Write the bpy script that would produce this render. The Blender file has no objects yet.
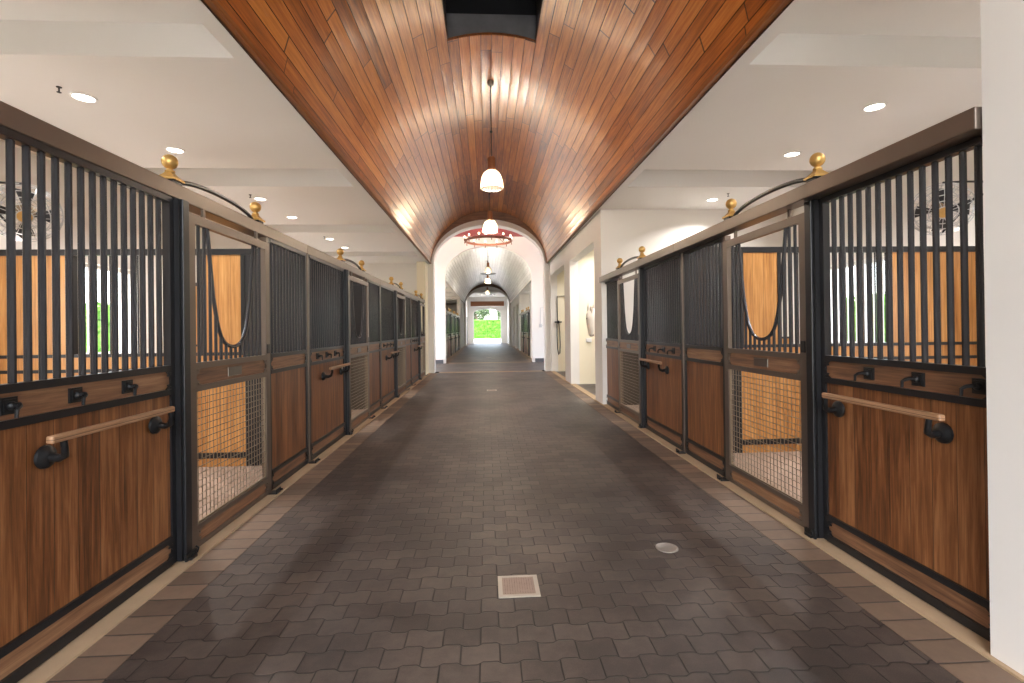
import bpy, math, random
from mathutils import Vector, Matrix
random.seed(7)
scene = bpy.context.scene
col = scene.collection
PI = math.pi

# ---------------------------------------------------------------- camera
F_PX, YAW, PITCH, ROLL, CY = 489.2, 0.0526, 0.0035, 0.0123, -14.58
CAM_H = 1.44
fw = Vector((math.sin(YAW)*math.cos(PITCH), math.cos(YAW)*math.cos(PITCH), math.sin(PITCH)))
r0 = Vector((math.cos(YAW), -math.sin(YAW), 0.0))
u0 = r0.cross(fw)
rt = math.cos(ROLL)*r0 - math.sin(ROLL)*u0
up = math.cos(ROLL)*u0 + math.sin(ROLL)*r0
cd = bpy.data.cameras.new('camera')
cam = bpy.data.objects.new('camera', cd); col.objects.link(cam)
m = Matrix.Identity(4)
for i in range(3):
    m[i][0] = rt[i]; m[i][1] = up[i]; m[i][2] = -fw[i]
m[2][3] = CAM_H
cam.matrix_world = m
cd.sensor_width = 36.0; cd.sensor_fit = 'HORIZONTAL'
cd.lens = F_PX/1024*36.0
cd.shift_y = CY/1024
cd.clip_start = 0.02; cd.clip_end = 400
scene.camera = cam

# ---------------------------------------------------------------- world, sun, exposure
w = bpy.data.worlds.new('world'); scene.world = w; w.use_nodes = True
nt = w.node_tree; nt.nodes.clear()
wo = nt.nodes.new('ShaderNodeOutputWorld'); bg = nt.nodes.new('ShaderNodeBackground')
sk = nt.nodes.new('ShaderNodeTexSky'); sk.sky_type = 'NISHITA'; sk.sun_disc = False
sk.sun_elevation = math.radians(52); sk.sun_rotation = math.radians(200); sk.air_density = 1.0; sk.dust_density = 2.5
hs = nt.nodes.new('ShaderNodeHueSaturation'); hs.inputs['Saturation'].default_value = 0.55
nt.links.new(sk.outputs[0], hs.inputs['Color']); nt.links.new(hs.outputs[0], bg.inputs[0]); nt.links.new(bg.outputs[0], wo.inputs[0])
bg.inputs[1].default_value = 0.95
sd = bpy.data.lights.new('sun', 'SUN'); sd.energy = 6.0; sd.angle = math.radians(1); sd.color = (1, .95, .86)
so = bpy.data.objects.new('sun', sd); col.objects.link(so)
so.rotation_euler = (math.radians(42), 0, math.radians(-62))
scene.view_settings.view_transform = 'Standard'
scene.view_settings.look = 'None'
scene.view_settings.exposure = 1.05
scene.view_settings.gamma = 1.0
scene.view_settings.use_curve_mapping = False

# ---------------------------------------------------------------- layout (metres, aisle runs along +Y, XC = aisle axis)
XC = 0.12
S_PANEL, S_RAIL, S_WALL, S_OUT = 2.08, 1.985, 2.03, 5.6
P = 3.65; Y0 = 1.78
Z_EAVE = 3.64
SPR, CROWN = 3.66, 4.9
ARC_Z, ARC_R = 3.406, 1.964
HALF = 1.85

# ---------------------------------------------------------------- node helpers
class NT:
    def __init__(s, name):
        s.m = bpy.data.materials.new(name); s.m.use_nodes = True
        s.t = s.m.node_tree; s.t.nodes.clear()
        s.out = s.t.nodes.new('ShaderNodeOutputMaterial')
    def n(s, typ, **kw):
        x = s.t.nodes.new(typ)
        for k, v in kw.items(): setattr(x, k, v)
        return x
    def set(s, sock, v):
        if isinstance(v, bpy.types.NodeSocket): s.t.links.new(v, sock)
        elif isinstance(v, (tuple, list)) and sock.type == 'RGBA' and len(v) == 3: sock.default_value = (*v, 1)
        else: sock.default_value = v
    def M(s, op, a, b=0.0, c=0.0):
        x = s.n('ShaderNodeMath', operation=op)
        s.set(x.inputs[0], a); s.set(x.inputs[1], b); s.set(x.inputs[2], c)
        return x.outputs[0]
    def mix(s, f, a, b, mode='MIX'):
        x = s.n('ShaderNodeMix', data_type='RGBA', blend_type=mode)
        s.set(x.inputs[0], f); s.set(x.inputs[6], a); s.set(x.inputs[7], b)
        return x.outputs[2]
    def pos(s, kind='Object'):
        if kind == 'World': g = s.n('ShaderNodeNewGeometry').outputs['Position']
        else: g = s.n('ShaderNodeTexCoord').outputs[kind]
        sp = s.n('ShaderNodeSeparateXYZ'); s.t.links.new(g, sp.inputs[0])
        return g, sp.outputs[0], sp.outputs[1], sp.outputs[2]
    def xyz(s, a, b, c):
        x = s.n('ShaderNodeCombineXYZ'); s.set(x.inputs[0], a); s.set(x.inputs[1], b); s.set(x.inputs[2], c); return x.outputs[0]
    def noise(s, vec, scale=5, detail=3, rough=.55, dist=0):
        x = s.n('ShaderNodeTexNoise'); s.t.links.new(vec, x.inputs['Vector'])
        x.inputs['Scale'].default_value = scale; x.inputs['Detail'].default_value = detail
        x.inputs['Roughness'].default_value = rough; x.inputs['Distortion'].default_value = dist
        return x.outputs['Fac']
    def white(s, vec):
        x = s.n('ShaderNodeTexWhiteNoise', noise_dimensions='3D'); s.t.links.new(vec, x.inputs['Vector']); return x.outputs['Value']
    def ramp(s, f, stops):
        x = s.n('ShaderNodeValToRGB'); s.set(x.inputs[0], f)
        e = x.color_ramp.elements
        while len(e) < len(stops): e.new(.5)
        for i, (p, c) in enumerate(stops): e[i].position = p; e[i].color = (*c, 1)
        return x.outputs[0]
    def step(s, v, a, b):
        x = s.n('ShaderNodeMapRange', interpolation_type='SMOOTHSTEP'); s.set(x.inputs[0], v)
        x.inputs[1].default_value = a; x.inputs[2].default_value = b; return x.outputs[0]
    def bump(s, h, strength=.3, dist=.01):
        x = s.n('ShaderNodeBump'); s.set(x.inputs['Height'], h)
        x.inputs['Strength'].default_value = strength; x.inputs['Distance'].default_value = dist
        return x.outputs[0]
    def bsdf(s, color, rough=.5, metal=0.0, normal=None, spec=.5, coat=0.0, coat_rough=.1, emis=None, estr=0, trans=0.0):
        b = s.n('ShaderNodeBsdfPrincipled')
        s.set(b.inputs['Base Color'], color); s.set(b.inputs['Roughness'], rough); s.set(b.inputs['Metallic'], metal)
        b.inputs['Specular IOR Level'].default_value = spec
        b.inputs['Coat Weight'].default_value = coat; b.inputs['Coat Roughness'].default_value = coat_rough
        b.inputs['Transmission Weight'].default_value = trans
        if emis: s.set(b.inputs['Emission Color'], emis); b.inputs['Emission Strength'].default_value = estr
        if normal is not None: s.t.links.new(normal, b.inputs['Normal'])
        s.t.links.new(b.outputs[0], s.out.inputs[0])
        return s.m

def mat_plain(name, c, rough=.5, metal=0.0, var=.12, scale=6, bump=0.0, **kw):
    t = NT(name); g, x, y, z = t.pos('Object')
    n = t.noise(g, scale, 4)
    colr = t.mix(n, tuple(v*(1-var) for v in c), tuple(min(1, v*(1+var)) for v in c))
    nm = t.bump(t.noise(g, scale*12, 3), bump, .004) if bump else None
    return t.bsdf(colr, rough, metal, nm, **kw)

def mat_wood(name, dark, mid, light, plank='y', grain='z', pw=.13, rough=.42, gscale=1.0, coat=.0):
    t = NT(name); g, x, y, z = t.pos('Object')
    d = {'x': x, 'y': y, 'z': z}
    rnd = t.n('ShaderNodeObjectInfo').outputs['Random']
    idx = t.M('FLOOR', t.M('DIVIDE', t.M('ADD', d[plank], 50.0), pw))
    pr = t.white(t.xyz(idx, rnd, 0.0))
    off = t.M('ADD', t.M('MULTIPLY', pr, 7.0), t.M('MULTIPLY', rnd, 31.0))
    def st(k): return t.M('MULTIPLY', t.M('ADD', d[k], off), (2.2 if k == grain else 42.0)*gscale)
    v = t.xyz(st('x'), st('y'), st('z'))
    n1 = t.noise(v, 1.0, 6, .62, .4)
    v2 = t.xyz(*[t.M('MULTIPLY', t.M('ADD', d[k], off), (1.1 if k == grain else 7.0)) for k in 'xyz'])
    n2 = t.noise(v2, 1.0, 3, .5, .6)
    n3 = t.noise(t.xyz(*[t.M('MULTIPLY', t.M('ADD', d[k], off), (5.0 if k == grain else 160.0)) for k in 'xyz']), 1.0, 3, .6)
    f = t.M('ADD', t.M('ADD', t.M('MULTIPLY_ADD', n1, .95, -.33), t.M('MULTIPLY', n3, .30)), t.M('ADD', t.M('MULTIPLY', n2, .35), t.M('MULTIPLY', t.M('SUBTRACT', pr, .5), .16)))
    c = t.ramp(f, [(.22, dark), (.48, mid), (.74, light)])
    fr = t.M('FRACT', t.M('DIVIDE', t.M('ADD', d[plank], 50.0), pw))
    edge = t.step(t.M('MULTIPLY', t.M('MINIMUM', fr, t.M('SUBTRACT', 1.0, fr)), pw), 0.0004, .0022)
    c = t.mix(edge, tuple(v*.45 for v in dark), c)
    h = t.M('ADD', t.M('MULTIPLY', n1, .3), edge)
    return t.bsdf(c, t.M('ADD', rough-.08, t.M('MULTIPLY', n1, .2)), 0.0, t.bump(h, .25, .003), coat=coat, coat_rough=.25)

STEEL = mat_plain('bronze_steel', (.17, .135, .11), .36, .7, var=.1)
BLACK = mat_plain('black_steel', (.018, .018, .020), .33, .3, var=.1)
IRON = mat_plain('black_iron', (.02, .02, .021), .42, .5, var=.2)
WIRE = mat_plain('mesh_wire', (.26, .21, .15), .35, .8, var=.1)
BARM = mat_plain('bar_steel', (.045, .045, .050), .2, .4, var=.1)
GOLD = mat_plain('aged_brass', (.62, .39, .13), .38, .7, var=.3, scale=20)
PLASTER = mat_plain('white_plaster', (.80, .775, .735), .85, 0, var=.035, scale=1.3, bump=.06)
CEILM = mat_plain('ceiling_plaster', (.80, .79, .76), .9, 0, var=.03, scale=.8, bump=.04)
MAROON = mat_plain('maroon_paint', (.30, .035, .04), .6, 0, var=.08)
CREAM = mat_plain('cream_wall', (.84, .76, .58), .8, 0, var=.03)
BOARD = mat_wood('stained_boards', (.060, .020, .007), (.185, .068, .022), (.34, .15, .058), 'y', 'z', .131, .40)
BELT = mat_wood('belt_wood', (.07, .032, .016), (.21, .10, .05), (.34, .19, .10), 'z', 'y', .60, .42)
ORANGE = mat_wood('golden_boards', (.30, .115, .025), (.52, .235, .06), (.68, .36, .12), 'x', 'z', .125, .36)
PALEBAR = mat_wood('pale_bar_wood', (.22, .11, .055), (.34, .19, .10), (.46, .28, .17), 'z', 'y', .60, .4)
TRIMW = mat_wood('arch_trim_wood', (.06, .025, .012), (.17, .075, .035), (.28, .14, .07), 'y', 'x', .9, .4)
FASCIA = mat_wood('eave_trim_wood', (.10, .035, .012), (.24, .085, .025), (.36, .14, .045), 'z', 'y', .9, .35)
CONC = mat_plain('pale_concrete', (.42, .30, .185), .8, 0, var=.18, scale=5, bump=.2)
STONE = mat_plain('pale_ground', (.78, .74, .68), .9, 0, var=.08, scale=2)
METALG = mat_plain('galvanised', (.55, .55, .55), .4, .8, var=.1)
WHITEP = mat_plain('white_paint', (.82, .81, .79), .45, 0, var=.02)
RUBBER = mat_plain('stall_floor', (.34, .24, .18), .9, 0, var=.25, scale=8, bump=.3)

def mat_emit(name, c, s):
    t = NT(name); e = t.n('ShaderNodeEmission'); t.set(e.inputs[0], c); e.inputs[1].default_value = s
    t.t.links.new(e.outputs[0], t.out.inputs[0]); return t.m
LENS = mat_emit('lamp_lens', (1, .93, .8), 8)
BULB = mat_emit('warm_bulb', (1, .80, .50), 5)

def mat_shade():
    t = NT('ribbed_glass'); g, x, y, z = t.pos('Object')
    ang = t.M('ARCTAN2', y, x)
    rib = t.M('SINE', t.M('MULTIPLY', ang, 36.0))
    tr = t.n('ShaderNodeBsdfTranslucent'); t.set(tr.inputs[0], (.70, .58, .42))
    tp = t.n('ShaderNodeBsdfTransparent')
    gl = t.n('ShaderNodeBsdfGlossy'); gl.inputs['Roughness'].default_value = .2
    e = t.n('ShaderNodeEmission'); t.set(e.inputs[0], (1, .80, .52)); e.inputs[1].default_value = .15
    a = t.n('ShaderNodeMixShader'); t.set(a.inputs[0], t.M('MULTIPLY_ADD', rib, .2, .5))
    t.t.links.new(tr.outputs[0], a.inputs[1]); t.t.links.new(tp.outputs[0], a.inputs[2])
    b = t.n('ShaderNodeMixShader'); b.inputs[0].default_value = .12
    t.t.links.new(a.outputs[0], b.inputs[1]); t.t.links.new(gl.outputs[0], b.inputs[2])
    c = t.n('ShaderNodeAddShader'); t.t.links.new(b.outputs[0], c.inputs[0]); t.t.links.new(e.outputs[0], c.inputs[1])
    t.t.links.new(c.outputs[0], t.out.inputs[0]); return t.m
SHADE = mat_shade()

def mat_paver():
    t = NT('interlocking_pavers'); g, x, y, z = t.pos('World')
    W, R = .173, .125
    tri = t.M('MULTIPLY', t.M('PINGPONG', t.M('DIVIDE', x, W), .5), 2.0)
    zig = t.n('ShaderNodeClamp'); t.set(zig.inputs[0], t.M('MULTIPLY_ADD', t.M('SUBTRACT', tri, .5), 3.5, .5))
    v = t.M('ADD', t.M('DIVIDE', y, R), t.M('MULTIPLY', zig.outputs[0], .14))
    row = t.M('FLOOR', v); fv = t.M('FRACT', v)
    u = t.M('ADD', t.M('DIVIDE', x, W), t.M('MULTIPLY_ADD', t.M('FLOORED_MODULO', row, 2.0), .5, .25))
    ci = t.M('FLOOR', u); fu = t.M('FRACT', u)
    dv = t.M('MULTIPLY', t.M('MINIMUM', fv, t.M('SUBTRACT', 1.0, fv)), R)
    du = t.M('MULTIPLY', t.M('MINIMUM', fu, t.M('SUBTRACT', 1.0, fu)), W)
    d = t.M('MINIMUM', du, dv)
    jt = t.step(d, .0010, .0050)
    pr = t.white(t.xyz(ci, row, 0.0))
    big = t.noise(g, .9, 3); fine = t.noise(g, 220, 2); med = t.noise(g, 14, 4, .65)
    f = t.M('ADD', t.M('MULTIPLY', pr, .16), t.M('ADD', t.M('MULTIPLY_ADD', big, .9, -.2), t.M('MULTIPLY', med, .50)))
    c = t.ramp(f, [(.28, (.018, .0135, .012)), (.5, (.044, .033, .029)), (.75, (.105, .080, .066))])
    c = t.mix(t.M('MULTIPLY', t.step(fine, .45, .75), .30), c, (.13, .11, .095))
    stain = t.step(t.noise(g, 3.1, 5, .7), .70, .82)
    c = t.mix(t.M('MULTIPLY', stain, .35), c, (.26, .22, .19))
    c = t.mix(jt, (.009, .007, .006), c)
    h = t.M('ADD', jt, t.M('ADD', t.M('MULTIPLY', fine, .15), t.M('MULTIPLY', med, .25)))
    return t.bsdf(c, t.M('MULTIPLY_ADD', med, .25, .38), 0.0, t.bump(h, .5, .006), spec=.5)
PAVER = mat_paver()

def mat_border():
    t = NT('border_pavers'); g, x, y, z = t.pos('World')
    R = .152
    v = t.M('DIVIDE', y, R); row = t.M('FLOOR', v); fv = t.M('FRACT', v)
    d = t.M('MULTIPLY', t.M('MINIMUM', fv, t.M('SUBTRACT', 1.0, fv)), R)
    jt = t.step(d, .002, .007)
    pr = t.white(t.xyz(row, t.M('SIGN', x), 0.0)); med = t.noise(g, 16, 4, .65)
    c = t.ramp(t.M('ADD', t.M('MULTIPLY', pr, .6), t.M('MULTIPLY', med, .4)), [(.1, (.11, .075, .054)), (.5, (.17, .115, .080)), (.9, (.25, .17, .115))])
    c = t.mix(jt, (.05, .038, .03), c)
    return t.bsdf(c, .6, 0.0, t.bump(t.M('ADD', jt, t.M('MULTIPLY', med, .3)), .45, .006))
BORDER = mat_border()

def mat_barrel(name, stops, rough, coat):
    t = NT(name)
    uv = t.n('ShaderNodeUVMap', uv_map='plank').outputs[0]
    sp = t.n('ShaderNodeSeparateXYZ'); t.t.links.new(uv, sp.inputs[0]); u, v = sp.outputs[0], sp.outputs[1]
    idx = t.M('FLOOR', u)
    r1 = t.white(t.xyz(idx, 3.0, 0.0))
    vv = t.M('DIVIDE', t.M('MULTIPLY_ADD', r1, 9.0, v), t.M('MULTIPLY_ADD', r1, 2.0, 2.4))
    seg = t.M('FLOOR', vv); fs = t.M('FRACT', vv)
    pr = t.white(t.xyz(idx, seg, 1.0))
    off = t.M('MULTIPLY', pr, 40.0)
    vec = t.xyz(t.M('MULTIPLY', t.M('ADD', u, off), 5.5), t.M('MULTIPLY', t.M('ADD', v, off), 1.5), off)
    n1 = t.noise(vec, 1.0, 6, .62, .5)
    vec2 = t.xyz(t.M('MULTIPLY', u, .8), t.M('MULTIPLY', v, 1.2), off)
    n2 = t.noise(vec2, 1.0, 3)
    n3 = t.noise(t.xyz(t.M('MULTIPLY', t.M('ADD', u, off), 22.0), t.M('MULTIPLY', v, 3.0), off), 1.0, 3, .6)
    f = t.M('ADD', t.M('MULTIPLY_ADD', n1, .80, -.20), t.M('ADD', t.M('MULTIPLY_ADD', n2, .25, t.M('MULTIPLY_ADD', r1, .22, -.11)), t.M('MULTIPLY_ADD', pr, .20, t.M('MULTIPLY', n3, .22))))
    scuff = t.step(t.noise(t.xyz(t.M('MULTIPLY', u, .9), t.M('MULTIPLY', v, 2.4), 5.0), 1.0, 7, .75), .60, .72)
    c = t.ramp(f, stops)
    c = t.mix(t.M('MULTIPLY', scuff, .38), c, (.42, .30, .24))
    fu = t.M('FRACT', u)
    e1 = t.step(t.M('MINIMUM', fu, t.M('SUBTRACT', 1.0, fu)), .015, .05)
    e2 = t.step(t.M('MINIMUM', fs, t.M('SUBTRACT', 1.0, fs)), .0008, .004)
    e = t.M('MULTIPLY', e1, e2)
    c = t.mix(e, tuple(k*.35 for k in stops[0][1]), c)
    return t.bsdf(c, t.M('MULTIPLY_ADD', n1, .16, rough-.06), 0.0, t.bump(t.M('MULTIPLY', n1, .5), .15, .003), coat=coat, coat_rough=.2)
BARREL = mat_barrel('barrel_planks', [(.25, (.13, .032, .007)), (.5, (.44, .125, .017)), (.78, (.70, .28, .062))], .34, .8)
BARREL_GLARE = mat_barrel('glare_pale_planks', [(.22, (.50, .49, .50)), (.5, (.70, .69, .69)), (.85, (.86, .86, .86))], .35, .3)  # far vault planks paled so their colour carries the daylight glare

# ---------------------------------------------------------------- mesh helper
class MB:
    def __init__(s): s.v = []; s.f = []; s.uv = None
    def box(s, x0, x1, y0, y1, z0, z1):
        if x0 > x1: x0, x1 = x1, x0
        if y0 > y1: y0, y1 = y1, y0
        if z0 > z1: z0, z1 = z1, z0
        b = len(s.v)
        s.v += [(x0,y0,z0),(x1,y0,z0),(x1,y1,z0),(x0,y1,z0),(x0,y0,z1),(x1,y0,z1),(x1,y1,z1),(x0,y1,z1)]
        s.f += [tuple(b+i for i in q) for q in ((0,3,2,1),(4,5,6,7),(0,1,5,4),(1,2,6,5),(2,3,7,6),(3,0,4,7))]
        return s
    def tube(s, pts, r, n=8, closed=False, cap=True):
        pts = [Vector(p) for p in pts]; k = len(pts); rs = r if isinstance(r, (list, tuple)) else [r]*k
        b = len(s.v); prev = None
        for i, p in enumerate(pts):
            if closed: t = pts[(i+1) % k]-pts[i-1]
            else: t = pts[min(i+1, k-1)]-pts[max(i-1, 0)]
            t.normalize()
            if prev is None:
                a = Vector((0,0,1)) if abs(t.z) < .9 else Vector((1,0,0))
                nx = t.cross(a).normalized()
            else:
                nx = (prev - t*prev.dot(t)); 
                nx = nx.normalized() if nx.length > 1e-6 else t.orthogonal().normalized()
            prev = nx; ny = t.cross(nx)
            for j in range(n):
                a = 2*PI*(j+.5)/n
                s.v.append(tuple(p + (nx*math.cos(a)+ny*math.sin(a))*rs[i]))
        for i in range(k if closed else k-1):
            i2 = (i+1) % k
            for j in range(n):
                j2 = (j+1) % n
                s.f.append((b+i*n+j, b+i*n+j2, b+i2*n+j2, b+i2*n+j))
        if cap and not closed:
            s.f.append(tuple(b+j for j in range(n-1, -1, -1))); s.f.append(tuple(b+(k-1)*n+j for j in range(n)))
        return s
    def lathe(s, prof, c=(0,0,0), n=16, axis='z', rot=0.0):
        b = len(s.v)
        for r, h in prof:
            for j in range(n):
                a = 2*PI*j/n+rot; x, y = r*math.cos(a), r*math.sin(a)
                q = {'z': (x, y, h), 'x': (h, x, y), 'y': (y, h, x)}[axis]
                s.v.append((c[0]+q[0], c[1]+q[1], c[2]+q[2]))
        for i in range(len(prof)-1):
            for j in range(n):
                j2 = (j+1) % n
                s.f.append((b+i*n+j, b+i*n+j2, b+(i+1)*n+j2, b+(i+1)*n+j))
        s.f.append(tuple(b+j for j in range(n-1, -1, -1))); k = len(prof)-1
        s.f.append(tuple(b+k*n+j for j in range(n)))
        return s
    def ball(s, c, r, n=14, sc=(1,1,1)):
        prof = [(max(r*math.sin(PI*i/10), 1e-4), -r*math.cos(PI*i/10)) for i in range(11)]
        b = len(s.v); s.lathe(prof, (0,0,0), n)
        for i in range(b, len(s.v)):
            x, y, z = s.v[i]; s.v[i] = (c[0]+x*sc[0], c[1]+y*sc[1], c[2]+z*sc[2])
        return s
    def prism(s, poly, axis, a, b):          # poly of 2-D points, extruded from a to b along axis
        n = len(poly); k = len(s.v)
        for h in (a, b):
            for p, q in poly:
                s.v.append({'x': (h, p, q), 'y': (p, h, q), 'z': (p, q, h)}[axis])
        s.f.append(tuple(k+i for i in range(n-1, -1, -1))); s.f.append(tuple(k+n+i for i in range(n)))
        for i in range(n): j = (i+1) % n; s.f.append((k+i, k+j, k+n+j, k+n+i))
        return s
    def build(s, name, mat, parent=None, smooth=False, bevel=0.0, loc=None, rotz=0.0):
        me = bpy.data.meshes.new(name); me.from_pydata(s.v, [], s.f); me.update()
        if mat: me.materials.append(mat)
        if smooth:
            for p in me.polygons: p.use_smooth = True
            try: me.set_sharp_from_angle(angle=math.radians(38))
            except Exception: pass
        o = bpy.data.objects.new(name, me); col.objects.link(o)
        if parent is not None: o.parent = parent
        if loc is not None: o.location = loc
        o.rotation_euler.z = rotz
        if bevel:
            b = o.modifiers.new('bevel', 'BEVEL'); b.width = bevel; b.segments = 2; b.limit_method = 'ANGLE'
        return o

def tag(o, label, cat, group=None, kind=None):
    o['label'] = label; o['category'] = cat
    if group: o['group'] = group
    o['kind'] = kind or 'thing'
    return o
def struct(o, label=None):
    o['kind'] = 'structure'
    if label: o['label'] = label
    return o
def empty(name, loc, rotz=0.0):
    o = bpy.data.objects.new(name, None); o.empty_display_size = .1; col.objects.link(o)
    o.location = loc; o.rotation_euler.z = rotz; return o
def copy_tree(o, parent=None):
    c = o.copy(); col.objects.link(c)
    if parent is not None: c.parent = parent
    for ch in list(KIDS.get(o.name, [])): copy_tree(ch, c)
    return c
KIDS = {}
def index_tree(o):
    ks = [x for x in col.objects if x.parent == o]
    KIDS[o.name] = ks
    for k in ks: index_tree(k)

XS = 0.145         # axis of the stall rows and floor bands
def XF(side, s): return XS + side*s
def X(side, s): return XC + side*s         # side -1 left, +1 right; s = distance from the aisle axis

# ================================================================ SETTING: floor
FAR = 48.6; NEAR = -4.0
f = MB(); f.box(XF(-1, 1.745), XF(1, 1.745), NEAR, 16.3, -.1, 0); f.box(X(-1, S_OUT), X(1, S_OUT), 16.75, 20.85, -.1, 0)
f.box(XF(-1, 1.745), XF(1, 1.745), 21.2, FAR, -.1, 0)
for sd_ in (-1, 1):
    f.box(XF(sd_, 2.125), X(sd_, S_OUT), NEAR, 1.42, -.1, 0)
f.box(XF(1, 2.125), X(1, S_OUT), 9.25, 16.3, -.1, 0)
f.box(XF(1, 2.125), X(1, S_OUT), 21.2, 24.0, -.1, 0); f.box(XF(1, 2.125), X(1, S_OUT), 31.3, FAR, -.1, 0)
f.box(XF(-1, 2.125), X(-1, S_OUT), 36.5, FAR, -.1, 0)
struct(f.build('floor', PAVER), 'dark interlocking zigzag paver aisle floor')
f = MB()
for sd_ in (-1, 1):
    for a, b in ((NEAR, 16.3), (21.2, FAR)):
        f.box(XF(sd_, 1.746), XF(sd_, 1.979), a, b, -.1, .002)
f.box(XF(-1, 1.745), XF(1, 1.745), 16.47, 16.745, -.1, .001); f.box(XF(-1, 1.745), XF(1, 1.745), 21.02, 21.195, -.1, .001)
struct(f.build('trim_1', BORDER), 'brown brick border laid along both edges of the aisle')
f = MB()
for sd_, spans in ((-1, ((NEAR, 16.3), (21.2, FAR))), (1, ((NEAR, 16.3), (21.2, FAR)))):
    for a, b in spans: f.box(XF(sd_, 1.98), XF(sd_, 2.124), a, b, -.1, .012)
f.box(XF(-1, 1.745), XF(1, 1.745), 16.305, 16.46, -.1, .002); f.box(XF(-1, 1.745), XF(1, 1.745), 20.855, 21.01, -.1, .002)
struct(f.build('trim_2', CONC), 'pale concrete kerb under the stall fronts')
f = MB()
f.box(XF(-1, 2.125), X(-1, S_OUT), 1.43, 16.3, -.1, 0); f.box(XF(1, 2.125), X(1, S_OUT), 1.43, 9.24, -.1, 0)
f.box(XF(-1, 2.125), X(-1, S_OUT), 21.2, 36.49, -.1, 0); f.box(XF(1, 2.125), X(1, S_OUT), 24.01, 31.29, -.1, 0)
struct(f.build('floor_stalls', RUBBER), 'tan bedded floor inside the stalls')

# ================================================================ arch walls
def arch_wall(name, ya, yb, ztop, label, half=HALF, crown=CROWN, spr=SPR, mat=PLASTER):
    m = MB(); n = 28
    pts = [(XC-half*math.cos(PI*i/n), spr+(crown-spr)*math.sin(PI*i/n)) for i in range(n+1)]
    for i in range(n):
        (x0, z0), (x1, z1) = pts[i], pts[i+1]
        b = len(m.v)
        m.v += [(x0,ya,z0),(x1,ya,z1),(x1,ya,ztop),(x0,ya,ztop),(x0,yb,z0),(x1,yb,z1),(x1,yb,ztop),(x0,yb,ztop)]
        m.f += [(b,b+1,b+2,b+3),(b+5,b+4,b+7,b+6),(b+4,b+5,b+1,b)]
    for sd_ in (-1, 1): m.box(X(sd_, half), X(sd_, S_OUT), ya, yb, 0, ztop)
    return struct(m.build(name, mat), label)
arch_wall('wall_near_arch', 1.30, 1.77, 6.4, 'white plaster arch wall behind the camera', half=2.03, crown=5.1)
arch_wall('wall_crossing', 16.3, 16.75, 6.4, 'white arch wall closing the wood vaulted hall')
arch_wall('wall_far_hall', 20.85, 21.2, 6.4, 'white arch wall beyond the round chandelier', crown=4.98)
arch_wall('wall_far_arch', 42.0, 42.4, 6.4, 'white arch wall at the far end of the second hall', crown=4.8)
arch_wall('wall_added_shade_arch', -4.3, -4.0, 6.0, 'white arch wall added behind the camera to limit daylight', half=2.3, crown=5.0)  # unseen wall added so a smaller opening dims the near pier
# right pier in front of the first right stall
struct(MB().box(2.15, X(1, 2.8), 1.77, 2.0, 0, Z_EAVE).build('wall_pier', PLASTER), 'white plaster pier at the right edge')

# brown wood ring + cream ring around each arch (facing the hall)
def ring(name, mat, y, depth, outer, inner, label):
    m = MB(); n = 36
    def P_(k, e): 
        hw, sp, cr = e; a = PI*k/n
        return (XC-hw*math.cos(a), sp+(cr-sp)*math.sin(a))
    for i in range(n):
        o0, o1, i0, i1 = P_(i, outer), P_(i+1, outer), P_(i, inner), P_(i+1, inner)
        b = len(m.v)
        m.v += [(p[0], yy, p[1]) for yy in (y-depth, y) for p in (i0, i1, o1, o0)]
        m.f += [(b,b+1,b+2,b+3),(b+7,b+6,b+5,b+4),(b+4,b+5,b+1,b),(b+3,b+2,b+6,b+7)]
    return struct(m.build(name, mat), label)
for k, yy in enumerate((16.3, 42.0)):
    ring('trim_%d' % (3+k*2), TRIMW, yy, .10, (1.965, 3.62, 5.385), (1.905, 3.62, 5.08), 'brown wood arch band at the end of the vault')
    ring('trim_%d' % (4+k*2), PLASTER, yy, .05, (1.904, 3.62, 5.079), (HALF, 3.62, 4.9 if k == 0 else 4.8), 'cream moulding around the arch')

# ================================================================ barrel vaults
def barrel(name, ya, yb, mat, label, hole=None, N=38):
    a0 = -math.asin((3.62-ARC_Z)/ARC_R)
    A0 = math.asin((3.62-ARC_Z)/ARC_R); A1 = PI-A0
    da = (A1-A0)/N
    v = []; fc = []; uv = []
    for i in range(N):
        p0, p1 = A0+da*i, A0+da*(i+1)
        spans = [(ya, yb)]
        if hole and abs(i+.5-N/2) < hole[2]: spans = [(ya, hole[0]), (hole[1], yb)]
        for (a, b) in spans:
            def q(ang, y, r=ARC_R): return (XC+r*math.cos(ang), y, ARC_Z+r*math.sin(ang))
            g = da*.02
            k = len(v)
            v += [q(p0+g, a), q(p1-g, a), q(p1-g, b), q(p0+g, b)]
            fc.append((k, k+1, k+2, k+3)); uv += [(i+.02, a), (i+.98, a), (i+.98, b), (i+.02, b)]
            # groove
            k = len(v); R2 = ARC_R+.008
            v += [q(p1-g, a), q(p1+g, a, R2), q(p1+g, b, R2), q(p1-g, b)]
            fc.append((k, k+1, k+2, k+3)); uv += [(i+.999, a), (i+.9995, a), (i+.9995, b), (i+.999, b)]
            k = len(v)
            v += [q(p0-g, a, R2), q(p0+g, a), q(p0+g, b), q(p0-g, b, R2)]
            fc.append((k, k+1, k+2, k+3)); uv += [(i+.0002, a), (i+.001, a), (i+.001, b), (i+.0002, b)]
    me = bpy.data.meshes.new(name); me.from_pydata(v, [], fc); me.materials.append(mat)
    ul = me.uv_layers.new(name='plank')
    for i, c in enumerate(uv): ul.data[i].uv = c
    o = bpy.data.objects.new(name, me); col.objects.link(o)
    s = o.modifiers.new('solid', 'SOLIDIFY'); s.thickness = .02; s.offset = 1
    return struct(o, label)
SKY0, SKY1 = 5.0, 6.5
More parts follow.
